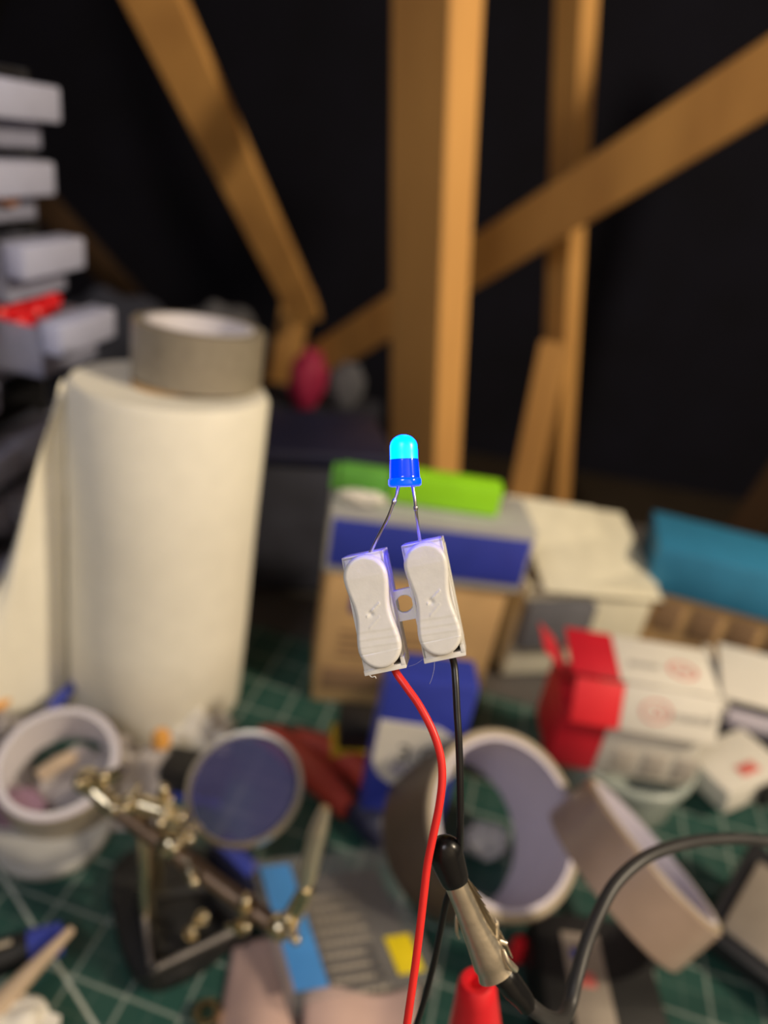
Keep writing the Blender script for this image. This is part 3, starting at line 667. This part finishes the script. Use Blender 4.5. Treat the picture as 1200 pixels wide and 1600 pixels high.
# ================================================================ TAPE ROLLS
def tape(name, c, axis, ro, ri, wdt, outer, inner, side, label):
    axis = V(axis).normalized(); x = axis.orthogonal(); M = frame(c, x, z=axis)
    t_ = thing(name, V((c[0], c[1], c[2] - ro)), label, 'tape'); h = wdt / 2
    obj('tape_winding', lathe(B(), M, [(ri + .0022, -h + .0004), (ro - .0006, -h + .0004), (ro, -h + .001), (ro, h - .001), (ro - .0006, h - .0004), (ri + .0022, h - .0004)], 72, True), outer, t_)
    obj('tape_edge', lathe(B(), M, [(ri + .0022, h - .0003), (ro - .0008, h - .0003), (ro - .0012, h + .0005), (ri + .0022, h + .0005)], 72, True), side, t_)
    obj('core', lathe(B(), M, [(ri, -h), (ri + .002, -h), (ri + .002, h + .0006), (ri, h + .0006)], 72, True), inner, t_)
    return t_
def proj(p):
    d = V(p) - CO; z = d.dot(CF); return 600 + F * d.dot(CX) / z, 800 - F * d.dot(CY) / z, z
c = W(782, 1312, .346)
tape('brown_tape_roll', c + V((-.009, .009, -.004)), (CO - c).normalized() + CX * .62 + CY * .12, .0430, .0368, .050, 'dark_tape', 'lavender', 'tape_side', 'large tape roll standing on edge, pale lavender core facing the viewer')
c2 = W(982, 1366, .325)
tape('pale_tape_roll', c2 + V((0, 0, .004)), CX * .80 + CY * .62 + V((0, 0, .20)), .0395, .034, .026, 'brown_tape', 'lavender', 'tape_side', 'narrow tape roll tilted on its rim behind the grey cable')
c3 = G(106, 1262, .001)
tape('white_core_tape_roll', V((c3.x - .002, c3.y, .0265)), (0.05, -.34, 1), .030, .0255, .028, 'tape_grey', 'core', 'lavender', 'tape roll with bright white core lying flat under clear bags')
lump('crumpled_wrapper', G(752, 1335, .0), .0085, (1.3, 1, 1.1), 'card_grey', 'crumpled pale wrapper glimpsed through the hole of the large tape roll', 'wrapper', .35, h=.0006)
# black framed silver panel
M, wd = on((1100, 1470), (1215, 1560))
Ms = M @ Mx.Translation((0, 0, .002)) @ Mx.Rotation(math.radians(18), 4, 'X')
sp = thing('black_framed_box', M.translation, 'black case with a satin beige top panel beside the tilted tape roll', 'case')
obj('case_body', box(B(), Ms, (-.004, .050), (-.006, .055), (0.002, .018), .002), 'blk_frame', sp)
obj('satin_panel', box(B(), Ms, (.003, .046), (0, .044), (.0182, .0215), .0015), 'silver', sp)
# power adapter
M, wd = on((850, 1590), (985, 1640))
ad = thing('power_adapter', M.translation, 'black power adapter with a long white label, behind the looped cable', 'adapter')
Ma = M @ Mx.Translation((.002, .0, .0)) @ Mx.Rotation(math.radians(12), 4, 'Z')
obj('adapter_body', box(B(), Ma, (-.010, .044), (-.026, .034), (.0005, .027), .003), 'iron', ad)
lb = obj('rating_label', box(B(), Ma, (.002, .020), (-.022, .024), (.0271, .0277), .0002), 'silver', ad)
obj('blue_spot', box(B(), Ma, (.005, .009), (.012, .016), (.0278, .0281)), 'bluepl', lb)
obj('red_spot', box(B(), Ma, (.005, .014), (.000, .006), (.0278, .0281)), 'ink_red', lb)
bm = B()
for k in range(3): tube(bm, [Ma @ V((.012 + .007 * k, .0345, .014)), Ma @ V((.012 + .008 * k, .040, .012)), Ma @ V((.022 + .006 * k, .045, .006)), Ma @ V((.038 + .004 * k, .044, .0035)), Ma @ V((.056, .038 - .005 * k, .0035))], .0026, 10)
obj('lead_cord', bm, 'iron', ad)
q = G(812, 1475, .01); tag(obj('red_plug', lathe(B(), frame((q.x, q.y, .0005), (1, 0, 0), z=(0, 0, 1)), [(.004, 0), (.004, .008), (.003, .012), (0, .013)], 24), 'red'), 'small red plug between the big tape roll and the power adapter', 'plug')
# red clip boot
bt = W(745, 1532, .172)
rbt = thing('red_clip_boot', (bt.x, bt.y, .0), 'bright red rubber clip boot standing up at the bottom edge below the metal clip', 'boot')
base = W(738, 1760, .190)
d = (bt - base).normalized(); Mb = frame(bt, d.orthogonal(), z=-d); Lb = (bt - base).length
obj('boot', lathe(B(), Mb, [(.0018, .0022), (.0020, .0002), (.0036, 0), (.0046, .0012), (.0050, .004), (.0068, .018), (.0072, Lb - .006), (.0056, Lb)], 36), 'red', rbt)
obj('lead_wire', tube(B(), [base + d * .004, base - d * .004, V((base.x - .002, base.y - .004, base.z * .6)), V((base.x, base.y - .002, base.z * .3)), V((base.x + .008, base.y - .004, .004)), V((base.x + .03, base.y - .03, .0025))], .0015, 12), 'red', rbt)
# ================================================================ THIRD HAND TOOL
th = thing('third_hand_tool', G(290, 1470), 'helping-hand stand with black iron base, jointed rods and magnifier', 'soldering stand')
def Gp(l, h=0): return [G(x, y, h) for x, y in l]
out = Gp([(165, 1385), (205, 1340), (300, 1335), (395, 1400), (405, 1455), (300, 1535), (235, 1560), (195, 1520)])
c = sum(out, V()) / len(out)
sm = []
n = len(out)
for i in range(n):
    a, b, d_ = out[i], out[(i+1) % n], out[i-1]
    sm += [a.lerp(d_, .25), a * .75 + (d_ + b) * .125, a.lerp(b, .25)]
bm = prism(B(), I4, [(p.x, p.y) for p in sm], .0004, .009, .0012); obj('base', bm, 'iron', th)
tri = Gp([(222, 1402), (238, 1518), (380, 1450), (330, 1385)], .016)
bm = B()
for a, b in zip(tri, tri[1:] + tri[:1]): rod(bm, a, b, .0030, None, 12)
for a in tri: ball(bm, a, .0030, 2); rod(bm, V((a.x, a.y, .008)), a, .0034)
obj('raised_rim', bm, 'iron', th)
bm = B(); rod(bm, tri[0].lerp(tri[1], .25) + V((0, -.001, .0027)), tri[0].lerp(tri[1], .95) + V((0, -.001, .0027)), .0012)
rod(bm, tri[1].lerp(tri[2], .05) + V((0, -.001, .0027)), tri[1].lerp(tri[2], .9) + V((0, -.001, .0027)), .0012); obj('rim_glint', bm, 'iron_glint', th)  # thin pale rods drawn as glints on the rim edges
P = lambda x, y, z: W(x, y, z)
bm = rod(B(), G(232, 1450, .008), P(224, 1262, .292), .0034); obj('post', bm, 'brass', th)
bm = rod(B(), P(258, 1300, .292), G(245, 1400, .012), .0026); obj('post', bm, 'brass', th)
bm = tube(B(), [P(220, 1256, .290), P(250, 1266, .289), P(292, 1284, .287)], .0036, 14, 4); obj('cross_bar', bm, 'brass', th)
obj('long_rod', rod(B(), P(178, 1262, .295), P(448, 1460, .272), .0037), 'rod_brown', th)
obj('long_rod', rod(B(), P(125, 1216, .298), P(180, 1264, .295), .0037), 'brass', th)
for x, y, z, r in ((135, 1220, .296, .0055), (180, 1262, .294, .004), (268, 1318, .286, .0055), (385, 1412, .278, .0045), (438, 1448, .271, .0052), (205, 1255, .29, .0045)):
    obj('ball_joint', ball(B(), P(x, y, z), r, 3), 'brass', th)
for x, y, z, ang in ((122, 1224, .288, 200), (162, 1214, .285, 60), (194, 1262, .284, 240), (256, 1233, .283, 80), (251, 1286, .281, 250), (284, 1276, .28, 30), (298, 1311, .279, 10), (272, 1325, .277, 230), (303, 1378, .274, 300), (384, 1448 - 40, .270, 80), (384, 1448, .268, 20), (462, 1468, .262, 320), (448, 1436, .264, 100), (320, 1432, .31, 40), (300, 1455, .31, 60)):
    p = P(x, y, z); d = (CX * math.cos(math.radians(ang)) + CY * math.sin(math.radians(ang)) - CF * .6).normalized()
    bm = rod(B(), p - d * .010, p, .0012, .0012, 10); ball(bm, p, .0021, 2); rod(bm, p - d * .004, p - d * .002, .0030, .0030, 14)
    obj('thumb_screw', bm, 'brass', th)
def arm_clip(pts, rs, zs):
    bm = tube(B(), [P(x, y, z) for (x, y), z in zip(pts, zs)], rs, 12, 6); return bm
k = obj('clip_arm', arm_clip([(452, 1440), (466, 1415), (480, 1385)], [.0035, .0035, .0030], (.268, .265, .262)), 'brass', th)
bm = arm_clip([(476, 1392), (484, 1350), (496, 1300), (508, 1262)], [.0020, .0034, .0033, .0021], (.262, .260, .257, .254)); k2 = obj('alligator_jaw', bm, 'nickel', th)
bm = arm_clip([(484, 1382), (492, 1345), (503, 1300), (511, 1268)], [.0016, .0022, .0022, .0014], (.268, .266, .262, .258)); obj('alligator_jaw', bm, 'nickel', th)
bm = arm_clip([(152, 1228), (168, 1216), (192, 1202)], [.0018, .0030, .0020], (.29, .288, .286)); obj('alligator_jaw', bm, 'brass', th)
# magnifier
mc = P(382, 1230, .325); axm = ((CO - mc).normalized() + CY * .45 - CX * .10).normalized(); Mm = frame(mc, CX, z=axm); rm = .0245
mg = obj('magnifier_rim', lathe(B(), Mm, [(rm, -.002), (rm + .0018, -.0024), (rm + .0024, 0), (rm + .0018, .0024), (rm, .002)], 64, True), 'nickel', th)
obj('magnifier_lens', lathe(B(), Mm, [(0, -.0022), (rm * .6, -.0014), (rm - .0002, -.0004), (rm - .0002, .0004), (rm * .6, .0014), (0, .0022)], 64), 'lens', mg)
obj('magnifier_arm', tube(B(), [Mm @ V((-rm * .75, -rm * .75, 0)), P(306, 1292, .315), P(285, 1305, .295)], .0020, 10), 'nickel', th)
# ================================================================ SMALL CLUTTER
# red pliers
pl = thing('red_handled_pliers', G(500, 1240), 'pair of pliers with dull red grips lying behind the clear case', 'pliers')
for pts in ([(405, 1145), (440, 1160), (500, 1215), (545, 1265)], [(460, 1150), (520, 1175), (575, 1215), (590, 1265)]):
    obj('grip', tube(B(), [G(x, y, .010) for x, y in pts], [.005, .0085, .0095, .0065], 16), 'redhandle', pl)
obj('plier_head', tube(B(), [G(568, 1262, .010), G(588, 1295, .009), G(600, 1325, .007)], [.011, .010, .004], 12), 'navy', pl)
# clear case of bits
cA, cB, cC, cD = G(452, 1568, .018), G(688, 1528, .018), G(388, 1352, .018), G(572, 1332, .018)
Mk = frame(cA, cB - cA, z=(0, 0, 1)); wk = (cB - cA).length; dk = (cC - cA).length
cs = thing('clear_parts_case', V((cA.x, cA.y, 0)), 'clear lidded case of ribbed metal bits with blue and yellow labels', 'case')
lx = (Mk.inverted() @ cC).x
sh = Mx(((1, lx / dk * .9, 0, 0), (0, 1, 0, 0), (0, 0, 1, 0), (0, 0, 0, 1))); Mk = Mk @ sh
for nm, xx_, yy_, zz_ in (('case_wall', (0, .0012), (0, dk), (-.0175, 0)), ('case_wall', (wk - .0012, wk), (0, dk), (-.0175, 0)), ('case_wall', (.0013, wk - .0013), (0, .0012), (-.0175, 0)), ('case_wall', (.0013, wk - .0013), (dk - .0012, dk), (-.0175, 0)),
                          ('case_lid', (-.0005, wk + .0005), (-.0005, dk + .0005), (.0002, .0014))):
    obj(nm, box(B(), Mk, xx_, yy_, zz_, .0004), 'clear', cs)
obj('case_tray', box(B(), Mk, (.0015, wk - .0015), (.0015, dk - .0015), (-.0175, -.0135), .0005), 'case_dark', cs)
obj('blue_label', box(B(), Mk, (.003, .0175), (.003, dk - .004), (.0016, .0022), .0002), 'azure', cs)
obj('yellow_label', box(B(), Mk, (wk - .018, wk - .006), (.003, .020), (.0016, .0022), .0002), 'yellow', cs)
for r in range(9):
    y = .004 + r * .0055
    bm = B()
    for k in range(7):
        x = .0225 + k * .0033; rod(bm, Mk @ V((x, y, -.0085)), Mk @ V((x + .0028, y + .0003, -.0085)), .0021, .0017, 8)
    rod(bm, Mk @ V((.021, y, -.0085)), Mk @ V((.047, y, -.0085)), .0015, None, 8)
    obj('metal_bit', bm, 'bits', cs)
# bags, lid, strips at left
def bag(name, pts, hgt, m, label, amp=.006, seed=0):
    """crumpled bag: a closed pillow over a quad of table points"""
    a, b, c_, d_ = pts; bm = B(); nu = nv = 26
    def f(u, v, s):
        p = a.lerp(b, u).lerp(d_.lerp(c_, u), v); e = (math.sin(PI * u) * math.sin(PI * v)) ** .5
        n_ = noise.fractal(V((u * 4, v * 4, seed)), 1, 2, 4)
        z = hgt * e * (1 + .35 * n_) + amp * n_ * e
        return V((p.x, p.y, max(.0008, .0012 + (z if s else .0)))) + V((n_, noise.noise(V((u * 5, v * 5, seed + 9))), 0)) * amp * .5
    sheet(bm, lambda u, v: f(u, v, 1), nu, nv); sheet(bm, lambda u, v: f(u, v, 0) - V((0, 0, .0004)), nu, nv)
    bmesh.ops.remove_doubles(bm, verts=bm.verts[:], dist=.0006)
    return tag(obj(name, bm, m, angle=80), label, 'bag')
bag('clear_bag', Gp([(40, 1290), (250, 1300), (290, 1185), (60, 1200)]), .027, 'bag', 'crumpled clear plastic bag in front of the paper roll', .008, 2)
bag('pink_tinted_bag', Gp([(-60, 1290), (45, 1292), (60, 1130), (-80, 1120)]), .026, 'bag', 'pink-tinted plastic bag at the picture edge beside the flat tape roll', .010, 5)
tag(obj('purple_sachet', ball(B(), G(28, 1262, .014), .012, 3, (1.2, .8, .8), .3), 'pinkbag'), 'small purple sachet inside the pink-tinted bag', 'sachet')
c = G(82, 1292, .006)
gl = thing('grey_plastic_disc', (c.x, c.y, 0.0), 'round grey plastic disc lying on the mat beside the stand', 'disc')
obj('disc', lathe(B(), frame((c.x, c.y, .0008), (1, 0, 0), z=(0, 0, 1)), [(0, .0), (.026, 0), (.0275, .002), (.0275, .006), (.0255, .008), (0, .0075)], 48), 'card_grey', gl)
bm = tube(B(), [G(-10, 1110, .030), G(35, 1062, .032), G(72, 1028, .032)], .0040, 8)
tag(obj('orange_strip', bm, 'amber'), 'orange strip leaning over the bags beside the paper roll', 'strip')
bm = tube(B(), [G(78, 1108, .028), G(100, 1085, .029), G(120, 1066, .028)], .0032, 8)
tag(obj('blue_stick', bm, 'bluepl'), 'short dark blue stick beside the orange strip', 'stick')
bm = tube(B(), [G(62, 1212, .022), G(95, 1190, .026), G(125, 1180, .022)], .0038, 8)
tag(obj('tan_strip', bm, 'tan'), 'tan strip lying inside the white-cored tape roll', 'strip')
bag('beige_sachet', Gp([(205, 1195), (355, 1190), (365, 1130), (200, 1132)]), .022, 'card_white', 'small beige sachet at the foot of the paper roll', .006, 8)
tag(obj('orange_bead', lathe(B(), frame(G(252, 1162, .030), (1, 0, 0), z=(0, 0, 1)), [(.005, 0), (.005, .006), (.003, .009), (0, .009)], 24), 'amber'), 'little orange bead on the beige sachet', 'bead')
M, wd = on((245, 1245), (345, 1262)); bk = thing('dark_relay', M.translation, 'dark electronic block behind the cross bar of the stand', 'component')
obj('block_body', box(B(), M, (0, wd), (0, .020), (.0005, .020), .002), 'iron', bk); obj('blue_edge', box(B(), M, (0, wd), (-.002, -.0002), (.001, .006), .0005), 'bluepl', bk)
M, wd = on((322, 1365), (410, 1395)); bl = thing('blue_capped_tool', M.translation, 'dark blue plastic tool lying below the magnifier', 'tool')
obj('tool_body', box(B(), M @ Mx.Rotation(math.radians(-25), 4, 'Z'), (-.004, wd), (0.002, .016), (.0005, .016), .002), 'navy', bl)
obj('blue_inset', box(B(), M @ Mx.Rotation(math.radians(-25), 4, 'Z'), (.002, wd - .006), (.004, .012), (.0162, .0185), .0008), 'bluepl', bl)
# pens, marker
mk = thing('marker_pen', G(50, 1480), 'dark marker pen with a bright blue cap and metal clip at the picture edge', 'pen')
a, b = G(-70, 1520, .008), G(98, 1465, .008)
obj('barrel', rod(B(), a, a.lerp(b, .66), .0072, .0072, 24), 'iron', mk)
obj('cap', rod(B(), a.lerp(b, .665), b, .0076, .0068, 24), 'bluepl', mk)
mid = a.lerp(b, .56)
obj('pen_clip', rod(B(), a + V((-.001, -.001, .0090)), mid + V((-.001, -.001, .0090)), .0013), 'nickel', mk)
tag(obj('wooden_stick', rod(B(), G(-40, 1610, .020), G(112, 1452, .020), .0055, .0018, 16), 'tan'), 'tapered pinkish wooden stick crossing over the marker pen', 'stick')
lump('crumpled_tissue', G(8, 1640, 0), .0145, (1.2, .9, .7), 'card_white', 'crumpled white tissue on the mat below the marker pen', 'tissue', .4, h=.0006)
q = G(322, 1592, 0)
tag(obj('hex_nut', prism(B(), frame((q.x, q.y, .0006), (1, .3, 0), z=(0, 0, 1)), [(.0058 * math.cos(k * PI / 3), .0058 * math.sin(k * PI / 3)) for k in range(6)], 0, .0001), 'brass'), 'x', 'nut')
o = bpy.data.objects['hex_nut']; bpy.data.objects.remove(o)
Mn = frame((q.x, q.y, .0006), (1, .3, 0), z=(0, 0, 1)); bm = B(); rg = []
for rr, z in ((1, 0), (1, .0042), (.92, .005)):
    rg.append([Mn @ V((.0062 * rr * math.cos(k * PI / 3) , .0062 * rr * math.sin(k * PI / 3), z)) for k in range(6)])
hole = [[Mn @ V((.0034 * math.cos(k * PI / 3), .0034 * math.sin(k * PI / 3), z)) for k in range(6)] for z in (.005, 0)]
rg += hole + [rg[0]]; loft(bm, rg, cap=(False, False)); bmesh.ops.remove_doubles(bm, verts=bm.verts[:], dist=1e-6)
tag(obj('hex_nut', bm, 'brass', smooth=False), 'loose metal hex nut on the mat at the bottom edge', 'nut')
Mq, wd = on((345, 1650), (470, 1640))
o = obj('pink_paper', sheet(B(), lambda u, v: Mq @ V((u * .034 - .003 + v * .006, v * .044, .0016 + .010 * math.sin(u * PI) * (1 - v * .6))), 14, 14), 'skinpaper', solid=.0005)
tag(o, 'curled pinkish paper strip beside the clear parts case', 'paper')
Mq, wd = on((470, 1650), (650, 1640))
o = obj('white_leaflet', sheet(B(), lambda u, v: Mq @ V((u * wd, v * .016, .0016 + .014 * v + .004 * math.sin(u * 7))), 18, 8), 'skinpaper', solid=.0005)
tag(o, 'folded pale leaflet in front of the clear parts case', 'paper')
